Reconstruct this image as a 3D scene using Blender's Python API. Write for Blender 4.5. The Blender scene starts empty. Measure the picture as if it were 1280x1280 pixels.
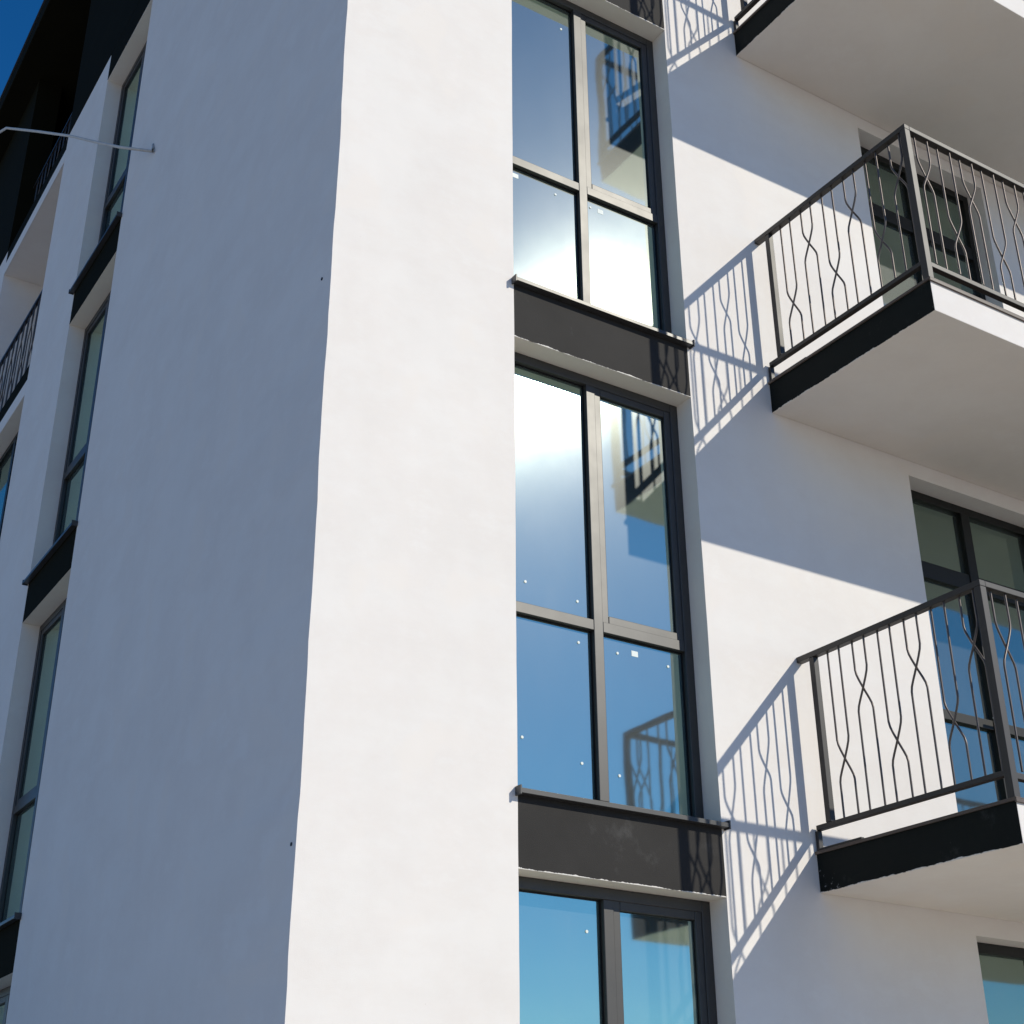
import bpy, bmesh, math, random
from mathutils import Vector, Matrix
random.seed(7)
S = bpy.context.scene
COL = S.collection

# ------------------------------------------------------------------ camera
cd = bpy.data.cameras.new('camera'); cam = bpy.data.objects.new('camera', cd); COL.objects.link(cam)
R0, R1, R2 = (Vector((0.85054325, -0.52590207, 0.00178571)), Vector((-0.23581008, -0.37833705, 0.89512831)),
              Vector((0.47007423, 0.76176643, 0.44580503)))
cam.matrix_world = Matrix(((R0.x, R1.x, -R2.x, -2.5661), (R0.y, R1.y, -R2.y, -5.7351), (R0.z, R1.z, -R2.z, -1.8662), (0, 0, 0, 1)))
cd.sensor_width = 36; cd.lens = 1787.01 * 36 / 1280
cd.shift_x = (640 - 608.71) / 1280; cd.shift_y = -(640 - 632.83) / 1280
cd.clip_start = .05; cd.clip_end = 5000
S.camera = cam
# ------------------------------------------------------------------ sky, sun, exposure
TO_SUN = Vector((.708, -1.0, .783)).normalized()
SKY, SUN, EXPO, SAT = .082, 3.0, 0.37, 1.28
w = bpy.data.worlds.new("World"); S.world = w; w.use_nodes = True
nt = w.node_tree; bg = nt.nodes['Background']
sky = nt.nodes.new('ShaderNodeTexSky'); sky.sky_type = 'NISHITA'; sky.sun_disc = False
sky.sun_elevation = math.asin(TO_SUN.z); sky.sun_rotation = math.atan2(TO_SUN.x, TO_SUN.y)
sky.altitude = 200; sky.air_density = 1.0; sky.dust_density = .1; sky.ozone_density = 5
hs = nt.nodes.new('ShaderNodeHueSaturation'); hs.inputs['Saturation'].default_value = SAT
nt.links.new(sky.outputs[0], hs.inputs['Color']); 
tn = nt.nodes.new('ShaderNodeMix'); tn.data_type = 'RGBA'; tn.blend_type = 'MULTIPLY'; tn.inputs[0].default_value = 1
tn.inputs[7].default_value = (.97, .985, 1.07, 1); nt.links.new(hs.outputs[0], tn.inputs[6]); nt.links.new(tn.outputs[2], bg.inputs['Color']); bg.inputs['Strength'].default_value = SKY
sd = bpy.data.lights.new('sun', 'SUN'); so = bpy.data.objects.new('sun', sd); COL.objects.link(so)
sd.energy = SUN; sd.angle = math.radians(.5); sd.color = (1, .94, .80)
so.rotation_euler = TO_SUN.to_track_quat('Z', 'Y').to_euler(); so.location = (20, -25, 30)
S.view_settings.view_transform = 'Standard'; S.view_settings.look = 'None'
S.view_settings.exposure = EXPO; S.view_settings.gamma = 1
S.cycles.max_bounces = 10; S.cycles.diffuse_bounces = 6; S.cycles.glossy_bounces = 4; S.cycles.transparent_max_bounces = 12
S.cycles.use_denoising = True

# ------------------------------------------------------------------ materials
def base_mat(name):
    m = bpy.data.materials.new(name); m.use_nodes = True
    return m, m.node_tree, m.node_tree.nodes['Principled BSDF']
def noise(nt, scale, detail=4, rough=.6, vec=None, stretch=None):
    tc = nt.nodes.new('ShaderNodeTexCoord'); n = nt.nodes.new('ShaderNodeTexNoise')
    n.inputs['Scale'].default_value = scale; n.inputs['Detail'].default_value = detail; n.inputs['Roughness'].default_value = rough
    if stretch:
        mp = nt.nodes.new('ShaderNodeMapping'); mp.inputs['Scale'].default_value = stretch
        nt.links.new(tc.outputs['Object'], mp.inputs[0]); nt.links.new(mp.outputs[0], n.inputs['Vector'])
    else: nt.links.new(tc.outputs['Object'], n.inputs['Vector'])
    return n.outputs['Fac']
def ramp(nt, fac, *st):
    r = nt.nodes.new('ShaderNodeValToRGB'); e = r.color_ramp.elements
    while len(e) < len(st): e.new(.5)
    for k, (p, c) in enumerate(st): e[k].position = p; e[k].color = (*c, 1)
    nt.links.new(fac, r.inputs[0]); return r.outputs[0]
def mixc(nt, mode, f, a, b):
    n = nt.nodes.new('ShaderNodeMix'); n.data_type = 'RGBA'; n.blend_type = mode
    if isinstance(f, float): n.inputs[0].default_value = f
    else: nt.links.new(f, n.inputs[0])
    for s, v in ((6, a), (7, b)):
        if isinstance(v, tuple): n.inputs[s].default_value = (*v, 1)
        else: nt.links.new(v, n.inputs[s])
    return n.outputs[2]
def bump(nt, bs, h, dist, strength=1.0):
    b = nt.nodes.new('ShaderNodeBump'); b.inputs['Distance'].default_value = dist; b.inputs['Strength'].default_value = strength
    nt.links.new(h, b.inputs['Height']); nt.links.new(b.outputs[0], bs.inputs['Normal'])
def plaster(name, col, var=.05):
    m, nt, bs = base_mat(name)
    a = noise(nt, 1.3, 5, .6); c1 = ramp(nt, a, (.3, tuple(c*(1-var) for c in col)), (.7, col))
    b = noise(nt, 7, 3, .5, stretch=(1, 1, .25))
    c2 = ramp(nt, b, (.35, (1-var*.25,)*3), (.65, (1, 1, 1)))
    c = mixc(nt, 'MULTIPLY', 1.0, c1, c2)
    st = noise(nt, 1.1, 7, .72, stretch=(1, 1, 1.7))
    sc = ramp(nt, st, (.42, (1, 1, 1)), (.56, (.975, .962, .955)), (.64, (1, 1, 1)))
    c = mixc(nt, 'MULTIPLY', 1.0, c, sc)
    # faint warm patches where the render coat was touched up
    p = noise(nt, 2.7, 2, .4); pf = ramp(nt, p, (.60, (0, 0, 0)), (.66, (.6, .6, .6)))
    c = mixc(nt, 'MIX', pf, c, tuple(x*y for x, y in zip(col, (.975, .955, .935))))
    # sparse tiny dark pits
    v = nt.nodes.new('ShaderNodeTexVoronoi'); v.inputs['Scale'].default_value = 5.5
    tc = nt.nodes.new('ShaderNodeTexCoord'); nt.links.new(tc.outputs['Object'], v.inputs['Vector'])
    vf = ramp(nt, v.outputs['Distance'], (.0, (.45, .43, .42)), (.016, (1, 1, 1)))
    c = mixc(nt, 'MULTIPLY', .6, c, vf)
    nt.links.new(c, bs.inputs['Base Color']); bs.inputs['Roughness'].default_value = .9
    bs.inputs['Specular IOR Level'].default_value = .2
    g = noise(nt, 260, 3, .6); g2 = noise(nt, 9, 3, .5)
    ad = nt.nodes.new('ShaderNodeMath'); ad.operation = 'MULTIPLY_ADD'; ad.inputs[1].default_value = 1.5
    nt.links.new(g2, ad.inputs[0]); nt.links.new(g, ad.inputs[2])
    bump(nt, bs, ad.outputs[0], .0006)
    return m
WHITE = plaster('white_plaster', (.82, .785, .755))
SOFFIT = plaster('soffit_paint', (.80, .755, .70))
def dark_paint(name, col, rough=.6, scuff=.5):
    m, nt, bs = base_mat(name)
    n = noise(nt, 3, 4); c = ramp(nt, n, (.3, tuple(x*.8 for x in col)), (.7, col))
    s = noise(nt, 5, 6, .75); sf = ramp(nt, s, (.70, (0, 0, 0)), (.78, (scuff*.35,)*3))
    c = mixc(nt, 'MIX', sf, c, (.4, .4, .4))
    nt.links.new(c, bs.inputs['Base Color']); bs.inputs['Roughness'].default_value = rough
    bs.inputs['Specular IOR Level'].default_value = .15
    bump(nt, bs, noise(nt, 180, 3), .0008); return m
SPAN = dark_paint('charcoal_render', (.036, .034, .033))
BLACK = dark_paint('black_render', (.012, .0115, .0065), .9, 0)
BLACK.node_tree.nodes['Principled BSDF'].inputs['Specular IOR Level'].default_value = .04
def edge_paint(name, axis, zedge):
    # black fascia paint with a ragged lower edge where the white soffit paint was cut in by hand
    m, nt, bs = base_mat(name)
    tc = nt.nodes.new('ShaderNodeTexCoord'); sx = nt.nodes.new('ShaderNodeSeparateXYZ'); nt.links.new(tc.outputs['Object'], sx.inputs[0])
    n = noise(nt, 6, 6, .8)
    ma = nt.nodes.new('ShaderNodeMath'); ma.operation = 'MULTIPLY_ADD'; ma.inputs[1].default_value = -.042; ma.inputs[2].default_value = .021
    nt.links.new(n, ma.inputs[0])
    ad = nt.nodes.new('ShaderNodeMath'); ad.operation = 'ADD'; nt.links.new(sx.outputs[2], ad.inputs[0]); nt.links.new(ma.outputs[0], ad.inputs[1])
    lt = nt.nodes.new('ShaderNodeMath'); lt.operation = 'LESS_THAN'; lt.inputs[1].default_value = zedge; nt.links.new(ad.outputs[0], lt.inputs[0])
    c0 = ramp(nt, noise(nt, 3, 4), (.3, tuple(x*.8 for x in axis)), (.7, axis))
    sp = noise(nt, 34, 4, .7); s2 = noise(nt, 1.6, 2)
    mu = nt.nodes.new('ShaderNodeMath'); mu.operation = 'MULTIPLY'; nt.links.new(sp, mu.inputs[0]); nt.links.new(s2, mu.inputs[1])
    sf = ramp(nt, mu.outputs[0], (.43, (0, 0, 0)), (.46, (.5, .5, .5)))
    c1 = mixc(nt, 'MIX', sf, c0, (.45, .46, .46))
    sm = ramp(nt, noise(nt, 3.1, 7, .7, stretch=(1, 1, .8)), (.60, (0, 0, 0)), (.78, (.12, .12, .12)))
    c1 = mixc(nt, 'MIX', sm, c1, (.35, .35, .35))
    c = mixc(nt, 'MIX', lt.outputs[0], c1, (.72, .69, .65))
    nt.links.new(c, bs.inputs['Base Color']); bs.inputs['Roughness'].default_value = .75; bs.inputs['Specular IOR Level'].default_value = .15
    bump(nt, bs, noise(nt, 160, 3), .001); return m
def metal_paint(name, col, rough, spec=.5, metallic=0.0):
    m, nt, bs = base_mat(name)
    n = noise(nt, 12, 4); c = ramp(nt, n, (.3, tuple(x*.85 for x in col)), (.7, col))
    nt.links.new(c, bs.inputs['Base Color']); bs.inputs['Metallic'].default_value = metallic
    r = ramp(nt, noise(nt, 4, 3), (.3, (rough*.95,)*3), (.7, (min(1, rough*1.05),)*3)); nt.links.new(r, bs.inputs['Roughness'])
    bs.inputs['Specular IOR Level'].default_value = spec; return m
FRAME = metal_paint('anthracite_frame', (.030, .028, .028), .46, .7)
SILL = metal_paint('anthracite_sheet', (.040, .040, .041), .42, .5)
RAIL = metal_paint('brown_black_paint', (.020, .016, .0145), .50, .55)
BAR = metal_paint('wrought_bar_enamel', (.13, .11, .10), .42, .5, .6)
DFRAME = metal_paint('dark_door_frame', (.012, .012, .011), .5, .3)
FLASH = metal_paint('brown_sheet', (.10, .075, .062), .5, .4)
ROD = metal_paint('galvanised_tube', (.62, .59, .55), .6, .3)
GASKET = metal_paint('black_gasket', (.006, .006, .007), .5, .4)
STICK = metal_paint('sticker_paper', (.8, .86, .84), .6, .3)
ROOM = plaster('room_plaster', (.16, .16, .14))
def glass_mat(name, tint, refl, dust=.03, r2=.19, w2=.0085):
    m = bpy.data.materials.new(name); m.use_nodes = True; nt = m.node_tree; nt.nodes.clear()
    out = nt.nodes.new('ShaderNodeOutputMaterial')
    tr = nt.nodes.new('ShaderNodeBsdfTransparent'); tr.inputs[0].default_value = (*tint, 1)
    g = nt.nodes.new('ShaderNodeBsdfGlossy'); g.inputs['Roughness'].default_value = .05; g.inputs[0].default_value = (.74, 1, .84, 1)
    wob = noise(nt, 1.7, 2, .4); b = nt.nodes.new('ShaderNodeBump'); b.inputs['Distance'].default_value = .002
    nt.links.new(wob, b.inputs['Height']); nt.links.new(b.outputs[0], g.inputs['Normal'])
    fr = nt.nodes.new('ShaderNodeFresnel'); fr.inputs[0].default_value = 1.5
    ma = nt.nodes.new('ShaderNodeMapRange'); ma.inputs[1].default_value = .04; ma.inputs[2].default_value = 1; ma.inputs[3].default_value = refl; ma.inputs[4].default_value = 1
    nt.links.new(fr.outputs[0], ma.inputs[0])
    m1 = nt.nodes.new('ShaderNodeMixShader'); nt.links.new(ma.outputs[0], m1.inputs[0]); nt.links.new(tr.outputs[0], m1.inputs[1]); nt.links.new(g.outputs[0], m1.inputs[2])
    g3 = nt.nodes.new('ShaderNodeBsdfGlossy'); g3.inputs['Roughness'].default_value = .38; g3.inputs[0].default_value = (.93, .97, 1, 1)
    m15 = nt.nodes.new('ShaderNodeMixShader'); m15.inputs[0].default_value = .011
    nt.links.new(m1.outputs[0], m15.inputs[1]); nt.links.new(g3.outputs[0], m15.inputs[2]); m1 = m15
    # film of dust: a broad gloss lobe and a thin diffuse one, both uneven
    g2 = nt.nodes.new('ShaderNodeBsdfGlossy'); g2.inputs['Roughness'].default_value = r2; g2.inputs[0].default_value = (1, 1, 1, 1)
    df = nt.nodes.new('ShaderNodeBsdfDiffuse'); df.inputs[0].default_value = (.55, .6, .62, 1)
    dn = noise(nt, 2.2, 6, .65, stretch=(1, 1, .6)); d1 = ramp(nt, dn, (.25, (w2*.7,)*3), (.75, (w2*1.35,)*3))
    m2 = nt.nodes.new('ShaderNodeMixShader'); nt.links.new(d1, m2.inputs[0]); nt.links.new(m1.outputs[0], m2.inputs[1]); nt.links.new(g2.outputs[0], m2.inputs[2])
    dn2 = noise(nt, 3.5, 7, .7, stretch=(1, 1, .3)); d2 = ramp(nt, dn2, (.3, (dust*.5,)*3), (.62, (dust,)*3), (.74, (dust*2.2,)*3))
    m3 = nt.nodes.new('ShaderNodeMixShader'); nt.links.new(d2, m3.inputs[0]); nt.links.new(m2.outputs[0], m3.inputs[1]); nt.links.new(df.outputs[0], m3.inputs[2])
    nt.links.new(m3.outputs[0], out.inputs[0]); return m
GLASS = glass_mat('coated_glass', (.30, .37, .35), .56, dust=.045)
DGLASS = glass_mat('door_glass', (.28, .34, .31), .30, dust=.06)

# ------------------------------------------------------------------ mesh helpers
def IDT(u, w, z): return (u, w, z)          # front face: u along +x, w inwards (+y)
def LFT(u, w, z): return (w, u, z)          # left face: u along +y, w inwards (+x)
def box(bm, a, b, T=IDT, mi=0, faces=None):
    (u0, w0, z0), (u1, w1, z1) = a, b
    vs = [bm.verts.new(T(u, w_, z)) for u in (u0, u1) for w_ in (w0, w1) for z in (z0, z1)]
    idx = {'u0': (0, 1, 3, 2), 'u1': (4, 6, 7, 5), 'w0': (0, 4, 5, 1), 'w1': (2, 3, 7, 6), 'z0': (0, 2, 6, 4), 'z1': (1, 5, 7, 3)}
    for k, f in idx.items():
        fc = bm.faces.new([vs[i] for i in f]); fc.material_index = (faces or {}).get(k, mi)
def quad(bm, pts, mi=0):
    f = bm.faces.new([bm.verts.new(p) for p in pts]); f.material_index = mi; return f
def tube(bm, pts, r, n=8, cap=True):
    pts = [Vector(p) for p in pts]; rings = []
    for i, p in enumerate(pts):
        d = (pts[min(i+1, len(pts)-1)] - pts[max(i-1, 0)]).normalized()
        a = d.orthogonal().normalized() if i == 0 else (a - d*a.dot(d)).normalized()
        b = d.cross(a)
        rings.append([bm.verts.new(p + (a*math.cos(t) + b*math.sin(t))*r) for t in [2*math.pi*k/n for k in range(n)]])
    for A, B in zip(rings, rings[1:]):
        for k in range(n): bm.faces.new([A[k], A[(k+1) % n], B[(k+1) % n], B[k]])
    if cap: bm.faces.new(rings[0]); bm.faces.new(rings[-1])
def obj(name, bm, mats, parent=None, bevel=0, smooth=False):
    bmesh.ops.recalc_face_normals(bm, faces=bm.faces)
    me = bpy.data.meshes.new(name); bm.to_mesh(me); bm.free()
    for m in (mats if isinstance(mats, (list, tuple)) else [mats]): me.materials.append(m)
    if smooth: me.polygons.foreach_set('use_smooth', [True]*len(me.polygons))
    o = bpy.data.objects.new(name, me); COL.objects.link(o); o.parent = parent
    if bevel:
        b = o.modifiers.new('bevel', 'BEVEL'); b.width = bevel; b.segments = 2; b.limit_method = 'ANGLE'; b.angle_limit = math.radians(40)
    return o
NB = bmesh.new
def one(name, a, b, mats, parent, T=IDT, bevel=0, faces=None):
    bm = NB(); box(bm, a, b, T, faces=faces); return obj(name, bm, mats, parent, bevel)

# ------------------------------------------------------------------ dimensions (metres; z = 0 at the sill of the middle window)
GZ = -3.45; TOP = 12.05
W1, W2, REC = 1.1516, 2.4324, .136
LA, LB = 4.527, 5.881
HS = .381
DX0, DX1 = 4.293, 5.66; DH = 2.598
DX2, DX3 = 6.18, 8.3
XB, DEP, SLT, SLB = 3.095, 1.354, -.071, -.290
LG0, LG1 = 7.37, 9.86
BX, BY = 13.0, 15.0

# ------------------------------------------------------------------ setting
bm = NB(); quad(bm, [(-900, -900, GZ), (900, -900, GZ), (900, 900, GZ), (-900, 900, GZ)])
m, nt2, bs = base_mat('pale_paving')
c = ramp(nt2, noise(nt2, .6, 6), (.3, (.41, .36, .30)), (.7, (.52, .465, .39)))
nt2.links.new(c, bs.inputs['Base Color']); bs.inputs['Roughness'].default_value = .9; bump(nt2, bs, noise(nt2, 30, 5), .004)
g = obj('ground', bm, m); g['kind'] = 'structure'

# ------------------------------------------------------------------ building
B = bpy.data.objects.new('apartment_building', None); COL.objects.link(B); B.location = (0, 0, GZ)
B['label'] = 'white plastered apartment block with dark window bays, black top storey and wavy-railed balconies'
B['category'] = 'building'
PI_ = Matrix.Translation((0, 0, -GZ))
ROOTFIX = []
_obj = obj
def obj(name, bm, mats, parent=None, bevel=0, smooth=False):
    o = _obj(name, bm, mats, parent, bevel, smooth)
    if parent is B: o.location = (0, 0, -GZ)
    return o

def wall_grid(bm, us, zs, T, holes, jit):
    """plane w=0 with rectangular holes; extra rows of verts let the hand-finished edges waver by a few mm"""
    def inside(u, z): return any(a < u < b and c < z < d for a, b, c, d in holes)
    V = {}
    def vert(u, z):
        k = (round(u, 4), round(z, 4))
        if k not in V:
            V[k] = bm.verts.new(T(u + jit(u, z), 0, z))
        return V[k]
    for u0, u1 in zip(us, us[1:]):
        for z0, z1 in zip(zs, zs[1:]):
            if not inside((u0+u1)/2, (z0+z1)/2):
                bm.faces.new([vert(u0, z0), vert(u1, z0), vert(u1, z1), vert(u0, z1)])
def wob(s, z, a=.0035):
    return a*(math.sin(z*2.1+s)*.5 + math.sin(z*5.3+s*2)*.3 + math.sin(z*13.7+s*3)*.2 + math.sin(z*31+s)*.1)
def zrange(cuts, z0, z1, step=.12):
    c = sorted(set([z0, z1] + [x for x in cuts if z0 < x < z1])); out = []
    for a, b in zip(c, c[1:]):
        n = max(1, int(round((b-a)/step))); out += [a + (b-a)*i/n for i in range(n)]
    return out + [z1]

# front wall
bayz0, bayz1 = GZ+.3, 11.62
fh = [(W1, W2, bayz0, bayz1)]
for k in range(-1, 4):
    fh.append((DX0, DX1, 3*k+SLT if k >= 0 else GZ+.02, 3*k+DH)); fh.append((DX2, DX3, 3*k+SLT if k >= 0 else GZ+.02, 3*k+DH))
zc = [bayz0, bayz1] + [x for h in fh for x in h[2:]]
def jf(u, z):
    if abs(u) < 1e-4: return 0
    if abs(u-W1) < 1e-4: return wob(3, z, .002)
    if abs(u-W2) < 1e-4: return wob(4, z, .0025)
    return 0
wb = NB()
wall_grid(wb, [0, W1, W2, DX0, DX1, DX2, DX3, BX], zrange(zc, GZ, TOP-.25), IDT, fh, jf)
def reveal(bm, T, u0, u1, z0, z1, w, jl=lambda z: 0, jr=lambda z: 0, mi=0, head=True):
    zz = zrange([], z0, z1)
    for a, b in zip(zz, zz[1:]):
        quad(bm, [T(u0+jl(a), 0, a), T(u0, w, a), T(u0, w, b), T(u0+jl(b), 0, b)], mi)
        quad(bm, [T(u1+jr(a), 0, a), T(u1, w, a), T(u1, w, b), T(u1+jr(b), 0, b)], mi)
    if head: quad(bm, [T(u0, 0, z1), T(u1, 0, z1), T(u1, w, z1), T(u0, w, z1)], mi)
    quad(bm, [T(u0, 0, z0), T(u1, 0, z0), T(u1, w, z0), T(u0, w, z0)], mi)
reveal(wb, IDT, W1, W2, bayz0, bayz1, .5, lambda z: wob(3, z, .002), lambda z: wob(4, z, .0025))
for h in fh[1:]: reveal(wb, IDT, h[0], h[1], h[2], h[3], .5)
# left wall
lh = [(LA, LB, bayz0, 8.62)]
LZ = [(k, 3*k-.03, 3*k+2.61) for k in range(-1, 3)]
for k, a, b in LZ: lh.append((LG0, LG1, max(a, GZ+.02), b))
zc2 = [bayz0, 8.62, 8.98] + [x for h in lh for x in h[2:]]
lb = NB()
wall_grid(lb, [0, 1.2, 2.6, LA, LB, LG0, LG1, BY], zrange(zc2, GZ, 8.98), LFT, lh, lambda u, z: wob(7, z, .002) if abs(u-LA) < 1e-4 else 0)
wall_grid(lb, [0, LA], zrange([], 8.98, TOP-.25, .5), LFT, [], lambda u, z: 0)
reveal(lb, LFT, LA, LB, bayz0, 8.62, .5, lambda z: wob(7, z, .002))
for k, a, b in LZ[:3]: reveal(lb, LFT, LG0, LG1, max(a, GZ+.02), b, .5)
# merge left and front at the corner
for f in list(lb.faces): wb.faces.new([wb.verts.new(v.co) for v in f.verts])
lb.free()
# back and right side
quad(wb, [(BX, 0, GZ), (BX, BY, GZ), (BX, BY, TOP-.25), (BX, 0, TOP-.25)])
quad(wb, [(0, BY, GZ), (BX, BY, GZ), (BX, BY, TOP-.25), (0, BY, TOP-.25)])
bmesh.ops.remove_doubles(wb, verts=wb.verts, dist=.0004)
# the plastered pier corner is not perfectly straight
for v in wb.verts:
    if abs(v.co.x) < 1e-4 and abs(v.co.y) < 1e-4: v.co.x += wob(1, v.co.z, .006); v.co.y += wob(9, v.co.z, .003)
walls = obj('wall', wb, [WHITE], B)

# black top storey on the left face, loggia, roof
bm = NB()
box(bm, (LA+.001, -.004, 8.98), (LG0, .30, TOP-.25), LFT)
box(bm, (LG1+.0, -.004, 8.98), (BY, .30, TOP-.25), LFT)
box(bm, (LG0, .9, 8.98), (LG1, 1.0, TOP-.25), LFT)
box(bm, (LA+.001, -.003, 8.626), (LB, .14, 8.98), LFT)
obj('top_storey_cladding', bm, BLACK, B)
one('roof', (-.3, -.35, TOP-.25), (BX+.3, BY+.3, TOP), BLACK, B, bevel=.01)
one('roof_cap', (-.32, -.37, TOP), (BX+.32, BY+.32, TOP+.03), SILL, B)

# ------------------------------------------------------------------ rooms behind the glass
def room(u0, u1, w0, w1, z0, z1, T, back=None):
    bm = NB(); P = lambda u, w_, z: T(u, w_, z)
    quad(bm, [P(u0, w1, z0), P(u1, w1, z0), P(u1, w1, z1), P(u0, w1, z1)])
    quad(bm, [P(u0, w0, z0), P(u0, w1, z0), P(u0, w1, z1), P(u0, w0, z1)])
    quad(bm, [P(u1, w0, z0), P(u1, w1, z0), P(u1, w1, z1), P(u1, w0, z1)])
    quad(bm, [P(u0, w0, z1), P(u1, w0, z1), P(u1, w1, z1), P(u0, w1, z1)])
    quad(bm, [P(u0, w0, z0), P(u1, w0, z0), P(u1, w1, z0), P(u0, w1, z0)])
    return obj('room_interior', bm, ROOM, B)

# ------------------------------------------------------------------ window bay
FW = .052
def pane(u0, u1, w_, z0, z1, T, parent, name='pane', gm=None):
    bm = NB(); box(bm, (u0, w_, z0), (u1, w_+.006, z1), T); return obj(name, bm, gm or GLASS, parent)
def frame_ring(bm, u0, u1, z0, z1, w0, w1, t, T, tb=None, tt=None):
    tb = tb or t; tt = tt or t
    box(bm, (u0, w0, z0), (u0+t, w1, z1), T); box(bm, (u1-t, w0, z0), (u1, w1, z1), T)
    box(bm, (u0+t, w0, z0), (u1-t, w1, z0+tb), T); box(bm, (u0+t, w0, z1-tt), (u1-t, w1, z1), T)
def stickers(par, T, lst, w_):
    for u, z, s in lst:
        if s: bm = NB(); box(bm, (u-.022, w_-.0012, z-.016), (u+.022, w_, z+.016), T); obj('label_sticker', bm, STICK, par)
        else:
            bm = NB(); tube(bm, [T(u, w_-.004, z), T(u, w_, z)], .008, 10); obj('spacer_pad', bm, STICK, par)
def window(T, U0, U1, z0, z1, rec, mull, trz, marks=(), flip=False, low=True):
    """fixed light on the near side of the mullion, opening sash on the far side; transom with two lower lights"""
    w0 = rec; ft = .058
    bm = NB()
    frame_ring(bm, U0, U1, z0, z1, w0, w0+.07, ft, T)
    box(bm, (mull, w0+.001, z0+ft), (mull+.062, w0+.069, z1-ft), T)
    box(bm, (U0+ft, w0+.002, trz), (mull, w0+.068, trz+.062), T)
    box(bm, (mull+.062, w0+.002, trz), (U1-ft, w0+.068, trz+.062), T)
    fr = obj('window', bm, FRAME, B, bevel=.003)
    gp = w0+.034
    pane(U0+ft-.004, mull+.004, gp, trz+.058, z1-ft+.004, T, fr)
    pane(U0+ft-.004, mull+.004, gp, z0+ft-.004, trz+.004, T, fr)
    pane(mull+.058, U1-ft+.004, gp, z0+ft-.004, trz+.004, T, fr)
    # opening sash, standing slightly proud inside the frame
    bm = NB(); frame_ring(bm, mull+.056, U1-ft+.006, trz+.056, z1-ft+.006, w0+.007, w0+.060, .050, T)
    sash = obj('sash', bm, FRAME, fr, bevel=.004)
    pane(mull+.098, U1-ft-.036, w0+.026, trz+.098, z1-ft-.036, T, sash)
    # black rubber gaskets round each light
    bm = NB()
    for a, b, c, d, ww in ((U0+ft, mull, trz+.062, z1-ft, gp), (U0+ft, mull, z0+ft, trz, gp), (mull+.062, U1-ft, z0+ft, trz, gp), (mull+.102, U1-ft-.040, trz+.102, z1-ft-.040, w0+.026)):
        frame_ring(bm, a, b, c, d, ww-.004, ww-.001, .008, T)
    obj('gasket', bm, GASKET, fr)
    stickers(fr, T, marks, gp)
    return fr
def sill(T, U0, U1, z, rec):
    bm = NB(); o = .046
    u0, u1 = U0-.012, U1+.018
    # folded sheet: sloping top, front lip, turned-up end caps
    box(bm, (U0+.002, -.001, z-.004), (U1-.002, rec+.005, z+.002), T)
    box(bm, (u0, -o, z-.026), (u1, -.001, z-.002), T)
    box(bm, (u0-.004, -o-.003, z-.034), (u0+.006, -.0015, z+.012), T)
    box(bm, (u1-.006, -o-.003, z-.034), (u1+.004, -.0015, z+.012), T)
    return obj('window_sill', bm, SILL, B, bevel=.0015)
def spandrel(T, U0, U1, z0, z1, mat):
    bm = NB()
    box(bm, (U0+.001, .001, z0), (U1-.001, .5, z1), T, faces={'z0': 1})
    return obj('spandrel_panel', bm, [mat, SOFFIT], B)

SPM = [edge_paint('charcoal_fascia_%s' % n, (.036, .034, .033), 3*k-HS+.004) for k, n in ((0, 'low'), (1, 'mid'), (2, 'high'), (3, 'top'))]
MK = {0: [(1.32, 1.20, 0), (1.66, 1.16, 0), (1.66, .92, 0), (1.92, .91, 0), (2.27, .90, 0), (2.04, .93, 1), (1.29, .33, 0), (1.66, .25, 0), (1.90, .22, 0)],
      1: [(1.28, 3.94, 1), (1.58, 3.92, 0), (1.93, 3.93, 1), (1.85, 3.93, 0), (1.66, 5.36, 0)], -1: [(1.66, -.60, 0)]}
for k in range(-1, 4):
    top = 3*k+2.619 if k < 3 else bayz1
    bot = 3*k if k > -1 else bayz0+.25
    window(IDT, W1, W2, bot+.001, top-.001, REC, 1.745, bot+1.0 if k > -1 else -2.0, MK.get(k, ()))
    if k > -1: sill(IDT, W1, W2, 3*k, REC)
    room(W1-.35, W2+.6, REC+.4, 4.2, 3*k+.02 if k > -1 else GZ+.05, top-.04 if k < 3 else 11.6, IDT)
    if k > -1: spandrel(IDT, W1, W2, 3*k-HS, 3*k-.004, SPM[k])
one('spandrel_panel', (W1+.001, .001, bayz0), (W2-.001, .5, bayz0+.25), SPAN, B)

for k in range(-1, 3):
    top = 3*k+2.619; bot = 3*k if k > -1 else bayz0+.25
    window(LFT, LA, LB, bot+.001, top-.001, .15, LA+.62, bot+1.0 if k > -1 else -2.0)
    if k > -1: sill(LFT, LA, LB, 3*k, .15)
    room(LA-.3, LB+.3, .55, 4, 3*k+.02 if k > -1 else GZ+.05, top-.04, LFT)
    if k > -1: spandrel(LFT, LA, LB, 3*k-HS, 3*k-.004, BLACK)
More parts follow.
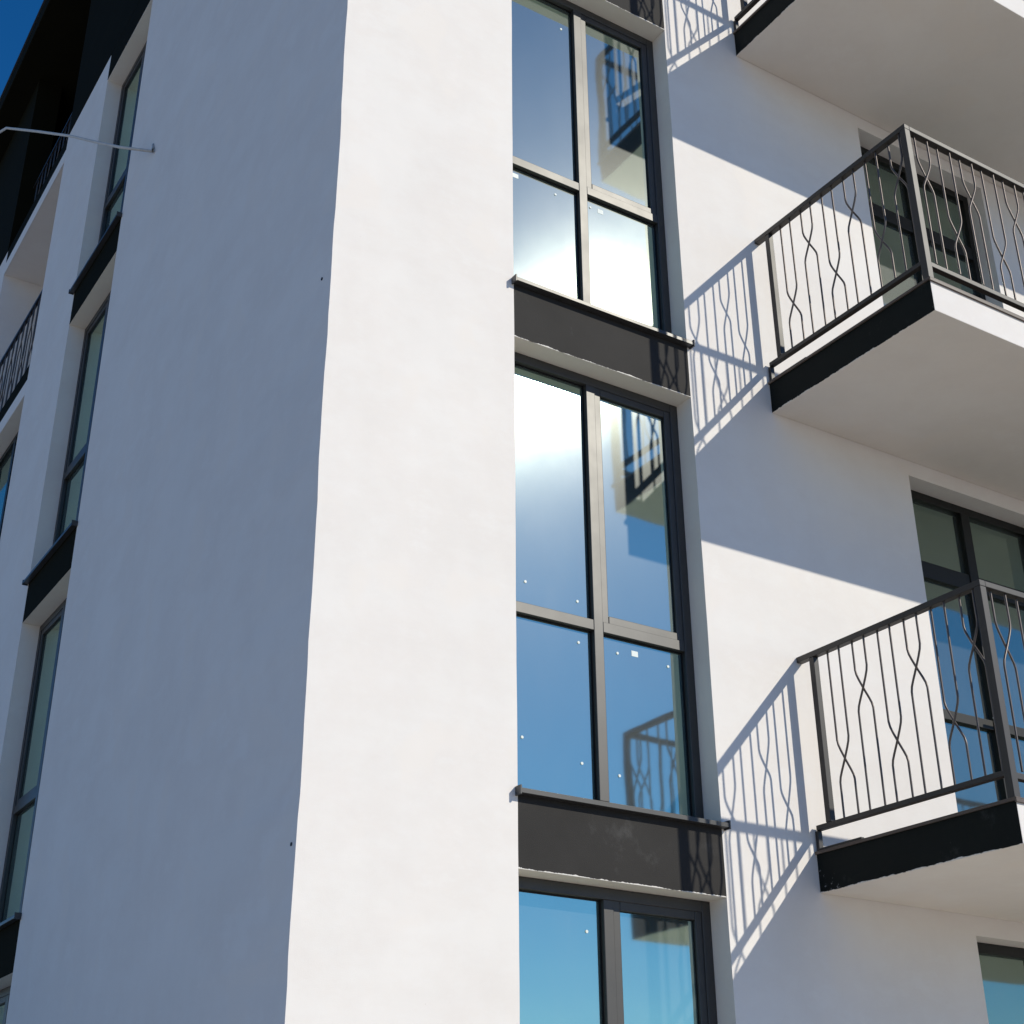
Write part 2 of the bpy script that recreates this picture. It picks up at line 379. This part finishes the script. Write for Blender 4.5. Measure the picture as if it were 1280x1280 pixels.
# glazed wall of the lower loggias (tall frames, two mullions)
def glazed(T, U0, U1, z0, z1, rec, mulls, bars, name='balcony_door'):
    bm = NB(); ft = .06
    frame_ring(bm, U0, U1, z0, z1, rec, rec+.07, ft, T)
    e = [U0+ft] + [x for m_ in mulls for x in (m_, m_+.085)] + [U1-ft]
    for m_ in mulls: box(bm, (m_, rec-.006, z0+ft), (m_+.085, rec+.068, z1-ft), T)
    for a, b in zip(e[::2], e[1::2]):
        for zb, h in bars: box(bm, (a, rec+.003, zb), (b, rec+.066, zb+h), T)
    fr = obj(name, bm, DFRAME, B, bevel=.003)
    for a, b in zip(e[::2], e[1::2]):
        zz = [z0+ft] + [x for zb, h in sorted(bars) for x in (zb, zb+h)] + [z1-ft]
        for c_, d_ in zip(zz[::2], zz[1::2]): pane(a-.004, b+.004, rec+.032, c_-.004, d_+.004, T, fr, gm=DGLASS)
    return fr
for k, a, b in LZ[:3]:
    glazed(LFT, LG0, LG1, max(a, GZ+.02)+.001, b-.001, .15, (LG0+.8, LG0+1.65), [(max(a, GZ+.02)+1.03, .06)], name='loggia_glazing')
    room(LG0-.2, LG1+.2, .55, 4, max(a, GZ+.02)+.03, b-.03, LFT)
# loggia slabs on the left face: white lower half, black upper half, both flush with the pier
for k in (2, 3):
    bm = NB(); box(bm, (LG0+.001, -.002, 3*k-.386), (LG1-.001, 1.5, 3*k-.21), LFT); obj('loggia_slab', bm, WHITE, B)
    bm = NB(); box(bm, (LG0+.001, -.002, 3*k-.2095), (LG1-.001, 1.5, 3*k-.02), LFT); obj('loggia_slab_edge', bm, BLACK, B)
bm = NB()
quad(bm, [LFT(LG0, 1.5, 5.9), LFT(LG1, 1.5, 5.9), LFT(LG1, 1.5, 8.7), LFT(LG0, 1.5, 8.7)])
quad(bm, [LFT(LG0, 0, 5.98), LFT(LG0, 1.5, 5.98), LFT(LG0, 1.5, 8.62), LFT(LG0, 0, 8.62)])
quad(bm, [LFT(LG1, 0, 5.98), LFT(LG1, 1.5, 5.98), LFT(LG1, 1.5, 8.62), LFT(LG1, 0, 8.62)])
obj('loggia_wall', bm, WHITE, B)

# ------------------------------------------------------------------ wavy railings
SP = .0985
def bar_pts(kind, dirn, zc):
    """one wavy bar: straight, leans across to the neighbour's slot round the crossing at zc, straight again. Local: (along, off, z)"""
    top, bot = 1.032, .074
    a0, a1 = (0, SP) if dirn > 0 else (SP, 0)
    off = .0052*dirn
    key = [(a0, top), (a0, zc+.150), (a0, zc+.125), (a0+(a1-a0)*.06, zc+.096), (a0+(a1-a0)*.20, zc+.062), (a0+(a1-a0)*.5, zc), (a0+(a1-a0)*.80, zc-.058), (a0+(a1-a0)*.94, zc-.088), (a1, zc-.115), (a1, zc-.140), (a1, bot)]
    return [(a, off, z) for a, z in key]
PROTO = {}
def baluster(parent, origin, along, kind, dirn):
    key = (along, kind, dirn)
    if key not in PROTO:
        bm = NB(); pts = bar_pts(kind, dirn, .735 if kind else .385)
        if along == 'y': pts = [(o, -a, z) for a, o, z in pts]
        tube(bm, pts, .0062, 10, cap=False)
        o = _obj('baluster', bm, BAR, parent, smooth=True); PROTO[key] = o
    else:
        o = PROTO[key].copy(); COL.objects.link(o); o.parent = parent
    o.location = origin
def railing(zf, x0, x1, y0, y1, T3=None, nside=6):
    """balcony railing frame; zf = floor sill level; side panel from the wall (y0) to the corner (y1), front panel x0..x1"""
    bm = NB(); x = x0; t = .022
    box(bm, (x-t, y1-t, 1.028), (x+t, y0-.001, 1.062))            # side top rail
    box(bm, (x1-t, y1-t, 1.028), (x1+t, y0-.001, 1.062))
    box(bm, (x+t, y1-t, 1.0285), (x1-t, y1+t, 1.0615))
    o = obj('balcony_railing', bm, RAIL, B, bevel=.003); o.location = (0, 0, zf-GZ)
    def part(n, a, b):
        b_ = NB(); box(b_, a, b); return _obj(n, b_, RAIL, o, bevel=.0025)
    part('bottom_rail', (x-.018, y1+t, .046), (x+.018, y0-.02, .074))
    part('bottom_rail', (x+t, y1-.018, .028), (x1-t, y1+.018, .060))
    part('bottom_rail', (x1-.018, y1+t, .046), (x1+.018, y0-.02, .074))
    part('post', (x-.019, y0-.137, .0745), (x+.019, y0-.099, 1.0275))
    part('post', (x-t, y1-t, SLT+.004), (x+t, y1+t, 1.0275))
    part('post', (x1-t, y1-t, SLT+.004), (x1+t, y1+t, 1.0275))
    part('wall_bracket', (x-.016, y0-.028, SLT+.008), (x+.016, y0-.006, .0455))
    part('wall_bracket', (x-.016, y0-.34, SLT+.008), (x+.010, y0-.03, SLT+.020))
    xm = x0 + 1.5
    while xm < x1-.5: part('post', (xm-.015, y1-.0175, SLT+.004), (xm+.015, y1+.0175, .0275)); xm += 1.5
    for i in range(nside):
        for d in (1, -1):
            baluster(o, (x, y0-.226-2*i*SP*.98, 0), 'y', i % 2, d)
            baluster(o, (x1, y0-.226-2*i*SP*.98, 0), 'y', i % 2, d)
    i = 0; u = x0+.085
    while u + SP < x1-.05:
        for d in (1, -1): baluster(o, (u, y1, 0), 'x', (i+1) % 2, d)
        u += 2*SP; i += 1
    return o
BX1 = 8.6
for k in range(0, 4):
    zf = 3*k
    # slab: black painted side, white front, white soffit
    M = edge_paint('black_fascia_%s' % 'abcd'[k], (.008, .0105, .0095), zf+SLB+.003)
    bm = NB(); box(bm, (XB, -DEP, zf+SLB), (BX1, -.0015, zf+SLT-.004), faces={'u0': 1, 'z0': 2, 'u1': 1})
    # small wavers in the hand-finished arris
    sl = obj('balcony_slab', bm, [WHITE, M, SOFFIT], B, bevel=.004)
    bm = NB()
    box(bm, (XB-.012, -DEP-.012, zf+SLT-.0035), (BX1+.012, -.002, zf+SLT+.003))
    box(bm, (XB-.012, -DEP-.0125, zf+SLT-.022), (BX1+.012, -DEP-.0015, zf+SLT-.0036))
    box(bm, (XB-.0115, -DEP-.001, zf+SLT-.013), (XB-.001, -.003, zf+SLT-.0036))
    e = _obj('drip_edge', bm, FLASH, sl, bevel=.001)
    railing(zf, XB+.018, BX1-.018, 0, -DEP+.022)
for k in range(-1, 4):
    zb = 3*k+SLT if k >= 0 else GZ+.02
    for a, b, mu in ((DX0, DX1, (4.93,)), (DX2, DX3, (6.82, 7.5))):
        glazed(IDT, a, b, zb+.004, 3*k+DH-.001, .14, mu, [(3*k+.97, .065), (3*k+1.95, .12)])
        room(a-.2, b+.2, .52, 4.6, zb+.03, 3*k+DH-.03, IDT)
    # lever handle on the leaf beside the mullion
    if k >= 0:
        bm = NB(); box(bm, (4.955, .118, 3*k+.93), (4.985, .134, 3*k+1.07)); tube(bm, [(4.97, .12, 3*k+1.03), (4.97, .085, 3*k+1.03), (4.87, .085, 3*k+1.03)], .009)
        h = obj('door_handle', bm, STICK, B)

# loggia railing on the left face, second floor up and on the dark floor above
for k in (2, 3):
    q = .0 if k == 2 else .12
    bm = NB(); box(bm, (LG0+.002, .04+q, 1.02), (LG1-.002, .075+q, 1.055), LFT)
    o = obj('loggia_railing', bm, RAIL, B); o.location = (0, 0, 3*k-GZ)
    b_ = NB(); box(b_, (LG0+.002, .042+q, .05), (LG1-.002, .073+q, .08), LFT); _obj('bottom_rail', b_, RAIL, o)
    u = LG1-.12; i = 0
    while u - SP > LG0+.05:
        for d in (1, -1): baluster(o, (.057+q, u, 0), 'y', i % 2, d)
        u -= 2*SP; i += 1

# ------------------------------------------------------------------ bent tube sticking out of the left face
bm = NB()
pts = [(0.002, 3.777, 6.161), (-.02, 3.785, 6.17), (-.03, 3.80, 6.10)]
def at(u, v, x):
    d = R2*1787.01 + R0*(u-608.71) - R1*(v-632.83); t = (x+2.5661)/d.x
    return Vector((-2.5661, -5.7351, -1.8662)) + d*t
P = [at(192, 181, .0), at(191, 189, -.02), at(150, 184, -.17), at(122, 178, -.27), at(88, 170, -.40), at(45, 164, -.58), at(8, 160, -.74), at(0, 165, -.76), at(-14, 176, -.78)]
tube(bm, P, .013, 10)
rod = obj('bracket_tube', bm, ROD, smooth=True)
rod['label'] = 'thin bent grey metal tube jutting out across the shaded left wall of the block'; rod['category'] = 'metal tube'

for y, z in ((.115, 2.646), (.05, -.40)):
    b_ = NB(); tube(b_, [(-.003, y, z), (.004, y, z)], .009, 9); obj('wall_plug', b_, GASKET, B)
